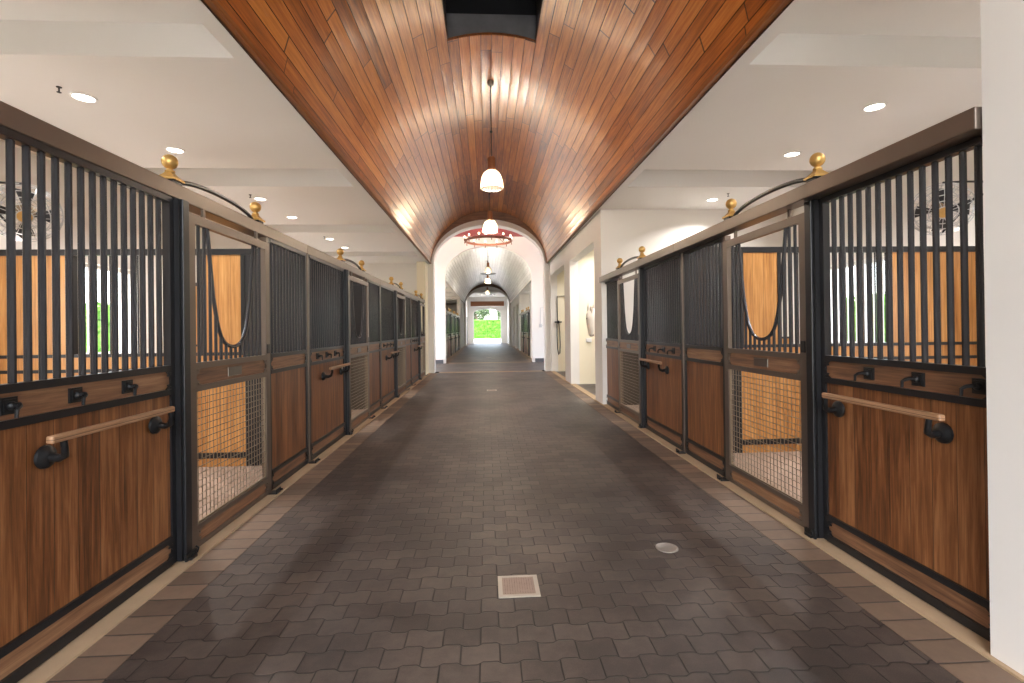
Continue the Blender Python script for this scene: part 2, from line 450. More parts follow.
barrel('ceiling_vault', 1.77, 16.3, BARREL, 'varnished wood plank barrel vault over the aisle', (SKY0, SKY1, 4))
barrel('ceiling_far_vault', 21.2, 42.0, BARREL_GLARE, 'plank barrel vault of the second hall, painted pale for glare')
# skylight shaft
hw = .60
m = MB(); zt = 6.35; zb = 5.266
m.box(XC-hw-.03, XC-hw, SKY0-.03, SKY1+.03, zb, zt); m.box(XC+hw, XC+hw+.03, SKY0-.03, SKY1+.03, zb, zt)

for ya_, yb_ in ((SKY0-.03, SKY0), (SKY1, SKY1+.03)):
    a_ = math.asin(hw/ARC_R)
    m.prism([(XC+ARC_R*math.sin(-a_+2*a_*i/8), ARC_Z+.012+ARC_R*math.cos(-a_+2*a_*i/8)) for i in range(9)]+[(XC+hw, zt), (XC-hw, zt)], 'y', ya_, yb_)
m.box(XC-hw, XC+hw, SKY0, SKY1, zt-.03, zt)
tr = struct(m.build('ceiling_shaft', mat_plain('dark_shaft', (.035, .037, .042), .35, .5, var=.3, scale=3)), 'black rectangular shaft cut into the crown of the vault')
m = MB(); a = math.asin(hw/ARC_R)
m.prism([(XC+(hw-.005)*math.sin(-a+2*a*i/8)/math.sin(a), ARC_Z+.014+ARC_R*math.cos(-a+2*a*i/8)) for i in range(9)]+[(XC+hw-.005, 5.62), (XC-hw+.005, 5.62)], 'y', SKY1-.012, SKY1)
struct(m.build('trim_15', mat_plain('grey_liner', (.20, .205, .22), .45, .3, var=.3, scale=5)), 'grey metal liner at the end of the ceiling shaft')
m = MB()
def arcpts(y, r, n=10): return [(XC+r*math.sin(-a+2*a*i/n), y, ARC_Z+r*math.cos(-a+2*a*i/n)) for i in range(n+1)]
m.tube(arcpts(SKY1-.01, ARC_R-.005), .014, 6); m.tube([(XC-hw, SKY0, ARC_Z+ARC_R*math.cos(a)-.002), (XC-hw, SKY1, ARC_Z+ARC_R*math.cos(a)-.002)], .016, 6)
m.tube([(XC+hw, SKY0, ARC_Z+ARC_R*math.cos(a)-.002), (XC+hw, SKY1, ARC_Z+ARC_R*math.cos(a)-.002)], .016, 6)
struct(m.build('trim_7', FASCIA), 'thin wood edging around the dark ceiling shaft')
# eave trims
for k, (sd_, ya, yb) in enumerate(((-1, 1.77, 16.3), (1, 1.77, 16.3), (-1, 21.2, 42.0), (1, 21.2, 42.0))):
    m = MB(); m.box(X(sd_, 1.90), X(sd_, 1.957), ya, yb, Z_EAVE-.022, Z_EAVE+.03)
    struct(m.build('trim_%d' % (8+k), FASCIA if ya < 10 else PLASTER), 'wood moulding along the foot of the vault')

# ================================================================ side ceilings (with recessed bays) and outer shell
def side_ceiling(side, ya, yb, first, pitch=3.55, solid=2.72):
    m = MB(); lo, hi = 1.958, S_OUT; re = 2.115; dep = .27
    m.box(X(side, lo), X(side, re), ya, yb, Z_EAVE, Z_EAVE+dep)
    m.box(X(side, re), X(side, hi), ya, yb, Z_EAVE+dep, Z_EAVE+dep+.08)
    y = first
    while y < yb:
        a, b = max(y, ya), min(y+solid, yb)
        if b > a: m.box(X(side, re), X(side, hi), a, b, Z_EAVE, Z_EAVE+dep)
        y += pitch
    return struct(m.build('ceiling_%s' % ('left' if side < 0 else 'right'), CEILM), 'white plaster ceiling with recessed bays over the stalls')
side_ceiling(-1, 1.77, 16.3, 4.03-3.55); side_ceiling(1, 1.77, 9.05, 4.0-3.55)
side_ceiling(-1, 21.2, 42.0, 22.5); side_ceiling(1, 21.2, 42.0, 22.5)
struct(MB().box(X(1, 1.958), X(1, S_OUT), 9.05, 16.3, Z_EAVE, Z_EAVE+.1).build('ceiling_right', CEILM), 'white ceiling over the wash rooms')
struct(MB().box(X(-1, S_OUT), X(1, S_OUT), 16.75, 20.85, 5.37, 5.47).build('ceiling_crossing', MAROON), 'maroon ceiling over the crossing')
struct(MB().box(X(-1, S_OUT+.3), X(1, S_OUT+.3), 1.2, 48.8, 6.4, 6.6).build('ceiling_roof', CEILM), 'roof slab')
struct(MB().box(X(-1, S_OUT), X(1, S_OUT), -4.0, 1.30, 5.37, 5.47).build('ceiling_added_shade', CEILM), 'ceiling added above the camera to cut daylight')  # unseen roof added to hold daylight off the near floor

for sd_, nm in ((-1, 'left'), (1, 'right')):
    struct(MB().box(X(sd_, S_OUT), X(sd_, S_OUT+.3), -4.0, 1.295, 0, 5.47).build('wall_added_shade_%s' % nm, PLASTER), 'white side wall added behind the camera to cut daylight')  # unseen side walls added to reduce daylight near the camera
# outer walls with a window to each stall
def outer_wall(side, ya, yb, wins):
    m = MB(); a_, b_ = X(side, S_OUT), X(side, S_OUT+.3)
    wins = sorted(wins); y = ya
    for (w0, w1, z0, z1) in wins:
        m.box(a_, b_, y, w0, 0, 6.4); m.box(a_, b_, w0, w1, 0, z0) if z0 > 0 else None; m.box(a_, b_, w0, w1, z1, 6.4); y = w1
    m.box(a_, b_, y, yb, 0, 6.4)
    return struct(m.build('wall_left' if side < 0 else 'wall_right', PLASTER), 'white outer wall pierced by stall windows')
WN = 1
def window(side, y0, y1, z0, z1):
    global WN
    m = MB(); x0, x1 = X(side, S_OUT+.1), X(side, S_OUT+.16); t = .05
    m.box(x0, x1, y0, y1, z0, z0+t); m.box(x0, x1, y0, y1, z1-t, z1)
    for yy in (y0, (y0+y1)/2-t/2, y1-t): m.box(x0, x1, yy, yy+t, z0+t, z1-t)
    for q in range(1, 9):
        yy = y0+(y1-y0)*q/9
        m.tube([(X(side, S_OUT+.05), yy, z0), (X(side, S_OUT+.05), yy, z1)], .009, 6)
    o = m.build('window_%d' % WN, WHITEP); WN += 1
    return struct(o, 'white framed stall window with bars')
winL, winR = [], []
for k in range(4): c = Y0+P*k+P/2; winL.append((c-.78, c+.78, 1.12, 2.42))
for k in range(2): c = Y0+P*k+P/2; winR.append((c-.78, c+.78, 1.12, 2.42))
daylight_door = (16.9, 20.7, 0, 4.6)  # unseen side doorways, made tall to bring daylight into the crossing
H2L = [21.6+P*k for k in range(4)]; H2R = [24.05+P*k for k in range(2)]
w2L = [(y+P/2-1.1, y+P/2+1.1, .9, 3.3) for y in H2L]; w2R = [(y+P/2-1.1, y+P/2+1.1, .9, 3.3) for y in H2R]  # unseen far windows, enlarged beyond the near ones for more daylight
outer_wall(-1, 1.3, 48.8, winL+[daylight_door]+w2L); outer_wall(1, 1.3, 48.8, winR+[daylight_door]+w2R)
for ww in winL+w2L: window(-1, *ww)
for ww in winR+w2R: window(1, *ww)

# ================================================================ right wall with wash-room openings
def side_wall(side, segs, ztop, name, label, lo=S_WALL, hi=S_WALL+.22, mat=PLASTER):
    m = MB()
    for (a, b, z0, z1) in segs: m.box(X(side, lo), X(side, hi), a, b, z0, z1)
    return struct(m.build(name, mat), label)
side_wall(1, [(9.0, 9.6, 0, Z_EAVE), (9.6, 12.42, 3.15, Z_EAVE), (12.42, 13.3, 0, Z_EAVE)], Z_EAVE, 'wall_washrooms', 'white wall with a tall opening to the near wash room')
side_wall(1, [(13.3, 16.156, 3.19, Z_EAVE)], Z_EAVE, 'wall_shower_header', 'white wall above the shower room opening')
side_wall(1, [(16.156, 16.3, 0, Z_EAVE)], Z_EAVE, 'wall_shower_jamb', 'narrow white jamb of the shower room opening')
struct(MB().box(X(1, 2.2501), X(1, S_OUT), 9.0, 9.2, 0, Z_EAVE).build('wall_stall_end', PLASTER), 'white wall closing the right stall row')
struct(MB().box(X(1, 2.251), X(1, S_OUT), 12.42, 13.3, 0, Z_EAVE).build('wall_divider', CREAM), 'cream wall between the two wash rooms')
struct(MB().box(X(1, 2.251), X(1, S_OUT), 16.16, 16.299, 0, Z_EAVE).build('wall_shower', CREAM), 'warm lit end wall of the shower room')
struct(MB().box(X(-1, 2.03), X(-1, 2.3), 15.62, 16.299, 0, 3.6).build('wall_pilaster', CREAM), 'cream pilaster at the end of the left stall row')
side_wall(1, [(21.2, 21.9, 0, Z_EAVE), (21.9, 23.4, 3.15, Z_EAVE), (23.4, 24.0, 0, Z_EAVE), (31.3, 32.6, 0, Z_EAVE), (32.6, 35, 3.15, Z_EAVE), (35, 36.4, 0, Z_EAVE), (36.4, 39, 3.15, Z_EAVE), (39, 42, 0, Z_EAVE)],
          Z_EAVE, 'wall_far_right', 'white wall with openings in the second hall')
side_wall(-1, [(21.2, 21.6, 0, Z_EAVE), (36.26, 42.0, 0, Z_EAVE)], Z_EAVE, 'wall_far_left', 'white wall at both ends of the far left stalls')
struct(MB().box(X(1, 2.26), X(1, S_OUT), 31.3, 31.45, 0, Z_EAVE).build('wall_far_stall_end', PLASTER))
struct(MB().box(X(1, 2.26), X(1, S_OUT), 23.85, 24.0, 0, Z_EAVE).build('wall_far_divider', CREAM))
struct(MB().box(X(1, 2.28), X(1, 2.9), 8.95, 8.999, 0, 1.225).box(X(1, 2.9), X(1, S_OUT), 8.95, 8.999, 1.19, 1.225).box(X(1, 2.9), X(1, S_OUT), 8.95, 8.999, .09, .15).build('trim_13', BLACK), 'black rails on the last right stall wall')
struct(MB().box(X(1, 2.9), X(1, S_OUT), 8.96, 8.998, .15, 1.19).box(X(1, 2.9), X(1, S_OUT), 8.96, 8.998, 0, .09).build('trim_14', ORANGE), 'golden boards on the last right stall wall')
# end vestibule
def end_wall():
    m = MB(); n = 16; hw_ = 1.335; ya, yb = 48.5, 48.8
    pts = [(XC-.01-hw_*math.cos(PI*i/n), 3.0+.42*math.sin(PI*i/n)) for i in range(n+1)]
    for i in range(n):
        (x0, z0), (x1, z1) = pts[i], pts[i+1]; b = len(m.v)
        m.v += [(x0,ya,z0),(x1,ya,z1),(x1,ya,6.4),(x0,ya,6.4),(x0,yb,z0),(x1,yb,z1),(x1,yb,6.4),(x0,yb,6.4)]
        m.f += [(b,b+1,b+2,b+3),(b+5,b+4,b+7,b+6),(b+4,b+5,b+1,b)]
    for sd_ in (-1, 1): m.box(XC-.01+sd_*hw_, X(sd_, S_OUT), ya, yb, 0, 6.4)
    return struct(m.build('wall_far', PLASTER), 'white end wall with the garden doorway')
end_wall()
side_wall(-1, [(42.4, 48.5, 0, 5)], 5, 'wall_end_left', 'white side wall of the end lobby', 1.95, 2.1)
side_wall(1, [(42.4, 48.5, 0, 5)], 5, 'wall_end_right', 'white side wall of the end lobby', 1.95, 2.1)
struct(MB().box(X(-1, 1.95), X(1, 1.95), 42.4, 48.5, 4.6, 4.7).build('ceiling_end', CEILM), 'white lobby ceiling')
struct(MB().box(XC-1.5, XC+1.5, 44.0, 44.3, 3.5, 3.92).build('trim_12', mat_plain('red_beam', (.36, .12, .045), .4, 0)), 'red brown timber beam near the garden doorway')
struct(MB().box(X(-1, 1.9), X(-1, 1.95), 46.2, 46.9, 0, 2.6).build('door_1', BLACK), 'dark door leaf folded against the lobby wall')
# baseboards in the crossing
for sd_, nm in ((-1, 'left'), (1, 'right')):
    struct(MB().box(X(sd_, 1.95), X(sd_, 4.5), 20.82, 20.849, 0, .16).build('baseboard_%s' % nm, mat_plain('slate_base', (.09, .09, .10), .5)), 'dark slate baseboard at the crossing')

# ================================================================ STALL FRONTS (local frame: +x into the stall, y along the row, aisle side is -x)
BZ0, BZ1 = 1.24, 2.279      # bars
_bar = None
def bar_mesh(z0, z1, r=.0150):
    return MB().tube([(0,0,z0), (0,0,z1)], r, 8)
def gusset(m, x, y, dy, z, dz, s=.05):
    # small ornamental corner plate with bolt heads
    poly = [(y, z), (y+dy*s, z), (y+dy*s*.55, z+dz*s*.35), (y+dy*s*.75, z+dz*s*.6), (y+dy*s*.3, z+dz*s*.65), (y, z+dz*s)]
    m.prism(poly, 'x', x-.004, x+.001)
    m.lathe([(.006, 0), (.006, .006), (.002, .009)], (x-.012, y+dy*s*.25, z+dz*s*.25), 6, 'x')

def panel_frame(width, ext=0.0):
    h = width/2; m = MB(); x0, x1 = 0.0, .045
    m.box(x0, x1, -h, -h+.035, .02, 2.279); m.box(x0, x1, h-.035, h, .02, 2.279)
    for z0, z1 in ((.02, .065), (.16, .195), (1.06, 1.095), (1.205, 1.24), (2.245, 2.279)):
        m.box(x0-.004, x1, -h+.035, h-.035, z0, z1)
    for (za, d) in ((1.095, 1), (1.205, -1), (.065, 1), (.16, -1)):
        for yy, dy in ((-h+.035, 1), (h-.035, -1)): gusset(m, 0.003, yy, dy, za, d)
    return m
def fill_boards(width, z0, z1, root, name, mat):
    h = width/2-.035
    return MB().box(.012, .036, -h, h, z0, z1).build(name, mat, root)

HOOK = None
def hook_mesh():
    m = MB(); m.box(-.010, 0, -.035, .035, -.035, .035)
    m.box(-.014, -.01, -.026, .026, -.026, .026)
    m.tube([(-.012, 0, 0), (-.05, 0, .004), (-.062, .012, 0), (-.066, .03, -.012), (-.066, .032, -.045)], [.012, .010, .009, .008, .007], 8)
    m.ball((-.018, 0, 0), .018)
    return m
def bracket_parts(root, y, sgn):
    m = MB()
    m.lathe([(.052, 0), (.050, -.012), (.036, -.022), (.020, -.03)], (-.002, y, .905), 16, 'x')
    m.tube([(-.02, y, .905), (-.065, y, .898), (-.105, y-sgn*.02, .915), (-.124, y-sgn*.045, .955), (-.124, y-sgn*.05, .984)], [.02, .018, .015, .013, .013], 10)
    return m.build('bracket', IRON, root, True)

def make_panel(kind, width, y_shift=0.0, hooks=(-.33, 0, .33), dr=1, bar_c=.16):
    root = empty('stall_screen', (0, 0, 0))
    panel_frame(width).build('frame', BLACK, root)
    fill_boards(width, .195, 1.06, root, 'lower_boards', BOARD)
    fill_boards(width, 1.095, 1.205, root, 'belt_board', BELT)
    fill_boards(width, .065, .16, root, 'kick_board', BELT)
    n = int(round((width-.07)/.0705)); span = width-.07
    b0 = None
    for i in range(1, n):
        y = -width/2+.035+span*i/n
        if b0 is None:
            b0 = bar_mesh(BZ0, 2.245).build('bar', BARM, root, True); b0.location = (.022, y, 0)
        else:
            b = b0.copy(); b.location = (.022, y, 0); col.objects.link(b)
    if kind == 'hook':
        h0 = None
        for y in hooks:
            if h0 is None: h0 = hook_mesh().build('coat_hook', IRON, root, True)
            else: h0 = h0.copy(); col.objects.link(h0)
            h0.location = (.012, y+y_shift, 1.152)
        c_ = dr*bar_c
        bo = MB().box(-.140, -.108, c_-.40, c_+.40, .985, 1.018).build('blanket_bar', PALEBAR, root, bevel=.008)
        bo['label'] = 'pale wood blanket bar'
        bracket_parts(bo, c_-dr*.28, dr); bracket_parts(bo, c_+dr*.43, dr)
    index_tree(root)
    return root

def yoke_z(y):
    pts = [(0, 1.33), (.05, 1.335), (.09, 1.348), (.13, 1.37), (.17, 1.41), (.2, 1.465), (.225, 1.53), (.27, 1.70), (.337, 2.157)]
    y = abs(y)
    for (a, za), (b, zb) in zip(pts, pts[1:]):
        if y <= b: return za+(zb-za)*(y-a)/(b-a)
    return None
def make_door(width=1.17):
    root = empty('stall_gate', (0,0,0)); h = width/2; st = .075; T = 2.215
    m = MB(); x0, x1 = -.032, .005
    m.box(x0, x1, -h, -h+st, .03, T); m.box(x0, x1, h-st, h, .03, T)
    for z0, z1 in ((.03, .06), (.145, .18), (1.05, 1.09), (1.20, 1.24), (T-.06, T)): m.box(x0, x1, -h+st, h-st, z0, z1)
    for (za, d) in ((1.09, 1), (1.20, -1), (.06, 1), (.145, -1)):
        for yy, dy in ((-h+st, 1), (h-st, -1)): gusset(m, x0+.003, yy, dy, za, d)
    m.build('frame', STEEL, root)
    q = h-st
    MB().box(-.02, 0, -q, q, 1.09, 1.20).build('belt_board', BELT, root)
    MB().box(-.02, 0, -q, q, .06, .145).build('kick_board', BELT, root)
    MB().box(-.026, -.02, -.10, .10, 1.112, 1.178).build('name_plate', mat_np, root, bevel=.003)
    # woven wire mesh
    m = MB(); sp = .0455; k = int(2*q/sp)
    for i in range(1, k):
        y = -q+2*q*i/k; m.tube([(-.010, y, .18), (-.010, y, 1.05)], .0028, 4, cap=False)
    kz = int(.87/sp)
    for i in range(1, kz):
        z = .18+.87*i/kz; m.tube([(-.016, -q, z), (-.016, q, z)], .0028, 4, cap=False)
    m.box(-.022, -.006, -q, q, .18, .19); m.box(-.022, -.006, -q, -q+.01, .18, 1.05); m.box(-.022, -.006, q-.01, q, .18, 1.05)
    m.build('wire_mesh', WIRE, root)
    # yoke
    ys = [-.337, -.27, -.225, -.2, -.17, -.13, -.09, -.05, 0, .05, .09, .13, .17, .2, .225, .27, .337]
    MB().tube([(-.012, y, yoke_z(y)) for y in ys], .014, 8).build('yoke', BARM, root, True)
    n = 15; span = 2*q
    for i in range(1, n):
        y = -q+span*i/n; zt_ = yoke_z(y) if abs(y) < .337 else T-.06
        if zt_ is None: zt_ = T-.06
        o = MB().tube([(-.012, y, 1.24), (-.012, y, zt_)], .011, 8).build('bar', BARM, root, True)
    for y in (-h+.2, h-.2):
        MB().box(-.022, -.004, y-.012, y+.012, T, 2.281).build('hanger', STEEL, root)
    MB().box(-.038, -.031, -h+.015, -h+.06, 1.25, 1.33).build('latch', IRON, root)
    index_tree(root); return root
mat_np = mat_plain('name_plate', (.16, .145, .13), .3, .8, var=.08)

def make_post(width, side, foot=True):
    root = empty('stall_post', (0,0,0))
    m = MB(); h = width/2
    m.box(-.045, .04, -h, h, .0, 2.278)
    m.build('shaft', BLACK, root, bevel=.004)
    ja, jb = (h+.002, h+.02) if side < 0 else (-h-.02, -h-.002)
    MB().box(-.030, .04, ja, jb, 0.02, 2.278).build('jamb_channel', BLACK, root)
    if foot:
        m = MB(); m.box(-.060, -.046, -h-.02, h+.02, 0.013, .055); m.box(-.075, -.060, -h, h, .013, .03)
        m.tube([(-.065, -h-.012, .03), (-.075, -h-.012, .06), (-.06, -h-.005, .075)], .006, 6)
        m.build('foot_bracket', IRON, root)
    index_tree(root); return root
def make_slim_post():
    root = empty('stall_post', (0,0,0))
    MB().box(-.005, .05, -.018, .018, 0, 2.278).build('shaft', STEEL, root, bevel=.003)
    m = MB(); m.box(-.085, -.006, -.045, .045, .013, .022); m.box(-.085, -.079, -.045, .045, .022, .055)
    m.tube([(-.085, -.03, .035), (-.105, -.03, .035)], .01, 8)
    m.build('foot_bracket', IRON, root)
    index_tree(root); return root
def make_finial():
    root = empty('finial', (0,0,0))
    MB().box(-.047, .047, -.047, .047, 0, .028).build('plinth', BLACK, root)
    m = MB(); r2 = math.sqrt(2)
    m.lathe([(.058*r2, .028), (.058*r2, .040), (.043*r2, .052), (.027*r2, .070), (.019*r2, .082)], (0,0,0), 4, 'z', PI/4)
    m.lathe([(.024, .080), (.028, .086), (.028, .093), (.018, .100), (.016, .108)], (0,0,0), 16)
    m.build('base', GOLD, root)
    MB().ball((0,0,.150), .047, 20).build('ball', GOLD, root, True)
    index_tree(root); return root
def make_hoop():
    root = None
    n = 20; a = .52
    pts = [(0, -a*math.cos(PI*i/n), .09*math.sin(PI*i/n)**.85 if 0 < i < n else 0.0) for i in range(n+1)]
    m = MB(); m.tube(pts, .016, 8)
    return m.build('arched_hoop', BLACK, None, True)
def make_rail(L):
    m = MB(); m.box(-.075, .05, -L/2+.002, L/2-.002, 2.281, 2.38)
    return m.build('top_rail', STEEL, None, bevel=.006)

def make_partition(length):
    # local: x along partition from aisle side (0) to outer wall (length), thickness along y
    root = empty('divider_screen', (0,0,0)); L = length
    m = MB(); t = .03
    m.box(.09, L, -t, t, 2.271, 2.335); m.box(0, L, -t, t, .09, .15); m.box(0, L, -t, t, 1.19, 1.225); m.box(0, L, -t, t, 1.03, 1.065)
    m.box(0, .045, -t, t, 0, 2.27); m.box(L-.05, L-.005, -t, t, 0, 2.335)
    for x in (.60, 1.04, 2.36): m.box(x, x+.04, -t, t, 1.225, 2.27)
    m.build('frame', BLACK, root)
    MB().box(.045, .60, -.024, .024, .0, 2.27).build('steel_panel', BLACK, root)
    MB()  .box(.64, 1.04, -.02, .02, 1.225, 2.27).build('front_boards', ORANGE, root)
    MB().box(.605, L-.05, -.022, .022, .0, 1.03).build('lower_boards', ORANGE, root)
    MB().box(.605, L-.05, -.022, .022, 1.065, 1.19).build('middle_boards', ORANGE, root)
    MB().box(2.40, L-.05, -.02, .02, 1.225, 2.27).build('rear_boards', ORANGE, root)
    b0 = None
    for i in range(1, 18):
        x = 1.08+(2.36-1.08)*i/18
        if b0 is None: b0 = MB().tube([(0,0,1.225), (0,0,2.27)], .009, 6).build('bar', BARM, root, True)
        else: b0 = b0.copy(); col.objects.link(b0)
        b0.location = (x, 0, 0)
    index_tree(root); return root

USED = {}
def inst(key, proto, loc, rotz, label, cat, group):
    o = proto if key not in USED else copy_tree(proto); USED[key] = 1
    o.location = loc; o.rotation_euler = (0, 0, rotz)
    return tag(o, label, cat, group)


PR = dict(hook1=make_panel('hook', 1.335, hooks=(-.385, -.06, .275), dr=1, bar_c=.078), **{'hook-1': make_panel('hook', 1.335, hooks=(.385, .06, -.275), dr=-1, bar_c=.045)}, plain=make_panel('plain', .93), door=make_door(), slim=make_slim_post(),
          finial=make_finial(), hoop=make_hoop(), rail=make_rail(P), part=make_partition(S_OUT-2.12))
PR['post-1'] = make_post(.066, -1); PR['post1'] = make_post(.066, 1)
hook_short = make_panel('hook', 1.14, 0, (-.473, -.153, .174), dr=1, bar_c=-.02)
rail_short = make_rail(P-.225)
ORD = ['nearest', 'second', 'third', 'fourth', 'fifth', 'sixth', 'seventh', 'eighth']
def inst(key, loc, rotz, label, cat, group, src=None):
    proto = PR[key]
    o = proto if key not in USED else copy_tree(proto); USED[key] = 1
    o.location = loc; o.rotation_euler = (0, 0, rotz)
    return tag(o, label, cat, group)
def row(side, ys, hall, skip_first=False, last_short=False):
    rz = 0.0 if side > 0 else PI
    sn = 'left' if side < 0 else 'right'
    where = '%s row' % sn + (', near hall' if hall == 1 else ', far hall')
    def at(y, s=S_PANEL, z=0.0): return (XF(side, s), y, z)
    def atr(y, z=0.0): return (-2.005 if side < 0 else 2.20, y, z)
    for k, y in enumerate(ys):
        o = ORD[k]; last = last_short and k == len(ys)-1
        if skip_first and k == 0:
            hook_short.location = at(2.005+1.14/2); tag(hook_short, 'barred wood stall panel with blanket bar beside the white pier, right', 'stall panel', 'hooked stall panels')
            rail_short.location = atr(y+.225+(P-.225)/2); tag(rail_short, 'bronze top rail starting at the white pier, right row of the near hall', 'rail', 'top rails of the stall rows')
        else:
            inst('hook%d' % side, at(y+.03+1.335/2), rz, 'barred stall panel with blanket bar and hooks, %s in %s' % (o, where), 'stall panel', 'hooked stall panels')
            if last:
                rl = make_rail(3.82); rl.location = atr(y+1.92); rl.rotation_euler.z = rz
                tag(rl, 'bronze steel top rail ending at the cream pilaster, %s' % where, 'rail', 'top rails of the stall rows')
            else:
                inst('rail', atr(y+P/2), rz, 'bronze steel top rail over the stall front, %s in %s' % (o, where), 'rail', 'top rails of the stall rows')
        inst('post%d' % side, at(y+1.422), rz, 'thick black post beside the stall door, %s in %s' % (o, where), 'post', 'heavy posts beside the stall doors')
        inst('door', at(y+2.047), rz, 'sliding stall door with wire mesh, %s in %s' % (o, where), 'stall door', 'sliding stall doors')
        inst('slim', at(y+2.66), rz, 'slim post at the far door edge, %s in %s' % (o, where), 'post', 'slim posts of the stall rows')
        for fy, wd in ((1.45 if side < 0 else 1.34, 'before'), (2.61 if side < 0 else 2.48, 'after')):
            inst('finial', atr(y+fy, 2.381), rz, 'brass ball finial just %s the %s door, %s' % (wd, o, where), 'finial', 'brass ball finials')
        inst('hoop', atr(y+(2.03 if side < 0 else 1.91), 2.385), rz, 'black arched hoop between brass finials, %s in %s' % (o, where), 'hoop', 'arched hoops above the doors')
        if not last:
            inst('plain', at(y+2.69+.93/2), rz, 'plain barred wood stall panel without hooks, %s in %s' % (o, where), 'stall panel', 'plain stall panels')
            if not (side > 0 and k == len(ys)-1):
                inst('slim', at(y+P), rz, 'slim post between two stalls, %s in %s' % (o, where), 'post', 'slim posts of the stall rows')
                inst('part', (XF(side, 2.136), y+P, 0), rz, 'golden board and bar partition behind %s stall, %s' % (o, where), 'divider screen', 'dividers between the stalls')
row(-1, [Y0+P*k for k in range(4)], 1, False, True)
row(1, [Y0+P*k for k in range(2)], 1, True)
row(-1, H2L, 2); row(1, H2R, 2)
# white filler between the last left stall door and the pilaster
struct(MB().box(X(-1, 2.06), X(-1, 2.2), Y0+P*3+2.70, 15.615, 0, 2.279).build('wall_filler', CREAM), 'cream infill beside the last left stall door')

# partition facing the camera side of the first left / right stalls is hidden; near end panels close the rows
for sd_, nm in ((-1, 'left'), (1, 'right')):
    struct(MB().box(X(sd_, 2.12), X(sd_, S_OUT), 1.60, 1.76, 0, 6.4).build('wall_%s_near' % nm, PLASTER), 'white wall closing the near end of the stall row')

# ================================================================ LAMPS
def area(name, loc, power, size, color, parent=None, spread=150):
    l = bpy.data.lights.new(name, 'AREA'); l.shape = 'DISK'; l.size = size; l.energy = power; l.color = color; l.spread = math.radians(spread)
    o = bpy.data.objects.new(name, l); col.objects.link(o); o.location = loc
    if parent is not None: o.parent = parent
    return o
def point(name, loc, power, r, color, parent=None):
    l = bpy.data.lights.new(name, 'POINT'); l.shadow_soft_size = r; l.energy = power; l.color = color
    o = bpy.data.objects.new(name, l); col.objects.link(o); o.location = loc
    if parent is not None: o.parent = parent
    return o
DOWN_W = 24.0
def make_downlight(power):
    r = empty('downlight', (0,0,0))
    m = MB(); m.lathe([(.105, 0), (.105, -.008), (.088, -.012), (.080, -.004), (.080, 0)], (0,0,0), 24); m.build('trim_ring', WHITEP, r, True)
    MB().lathe([(.079, -.003), (.079, -.006), (.01, -.007)], (0,0,0), 24).build('lens', LENS, r, True)
    area('downlight_lamp', (0, 0, -.02), power, .15, (1, .975, .945), r, 140)
    index_tree(r); return r
dp = make_downlight(DOWN_W); used = False
def downlight(x, y, z, label, group='recessed ceiling downlights'):
    global used
    o = dp if not used else copy_tree(dp); used = True
    o.location = (x, y, z); return tag(o, label, 'ceiling light', group)
DLY = [4.74, 6.08, 8.30, 9.62, 11.9, 13.15]
for sd_, nm in ((-1, 'left'), (1, 'right')):
    for k, y in enumerate([1.2+1.3]+DLY):
        if sd_ > 0 and y > 9: continue
        downlight(X(sd_, 3.83), y, Z_EAVE, 'round recessed downlight in the %s side ceiling, %s from the camera' % (nm, ORD[k] if k else 'nearest'))
    for k, y in enumerate((23.3, 24.7, 26.8, 28.2, 30.4, 33.9) if sd_ < 0 else (24.9, 26.9, 30.2)):
        downlight(X(sd_, 3.83), y, Z_EAVE, 'round recessed downlight in the %s side ceiling beyond the chandelier, %s' % (nm, ORD[k]))
for x, y, nm in ((X(1, 2.9), 10.2, 'near wash room, first of two'), (X(1, 2.9), 11.6, 'near wash room, added as a second to brighten it'), (X(1, 3.2), 14.9, 'shower room')):  # second lamp in the near room is added to brighten its wall
    o = downlight(x, y, Z_EAVE, 'round downlight in the ceiling of the %s' % nm)
for x, nm in ((XC-.55, 'left'), (XC+.6, 'right')):
    downlight(x, 45.5, 4.6, 'small %s downlight of the garden lobby' % nm)
downlight(X(1, 3.2), 22.6, Z_EAVE, 'downlight of the lit room beyond the chandelier, right')
# sprinkler heads
def sprinkler(x, y, label):
    m = MB(); m.lathe([(.022, 0), (.020, -.006), (.006, -.008), (.006, -.045), (.018, -.046), (.018, -.050)], (0,0,0), 12)
    o = m.build('sprinkler_head', IRON, None, True); o.location = (x, y, Z_EAVE); tag(o, label, 'sprinkler', 'ceiling sprinkler heads')
sprinkler(-3.77, 4.55, 'tiny dark sprinkler beside the nearest left downlight')
sprinkler(-3.755, 8.05, 'tiny dark sprinkler above the second left pair of finials')
sprinkler(-3.74, 11.6, 'tiny dark sprinkler on the left side ceiling, furthest')
sprinkler(4.04, 7.92, 'tiny dark sprinkler on the right side ceiling')

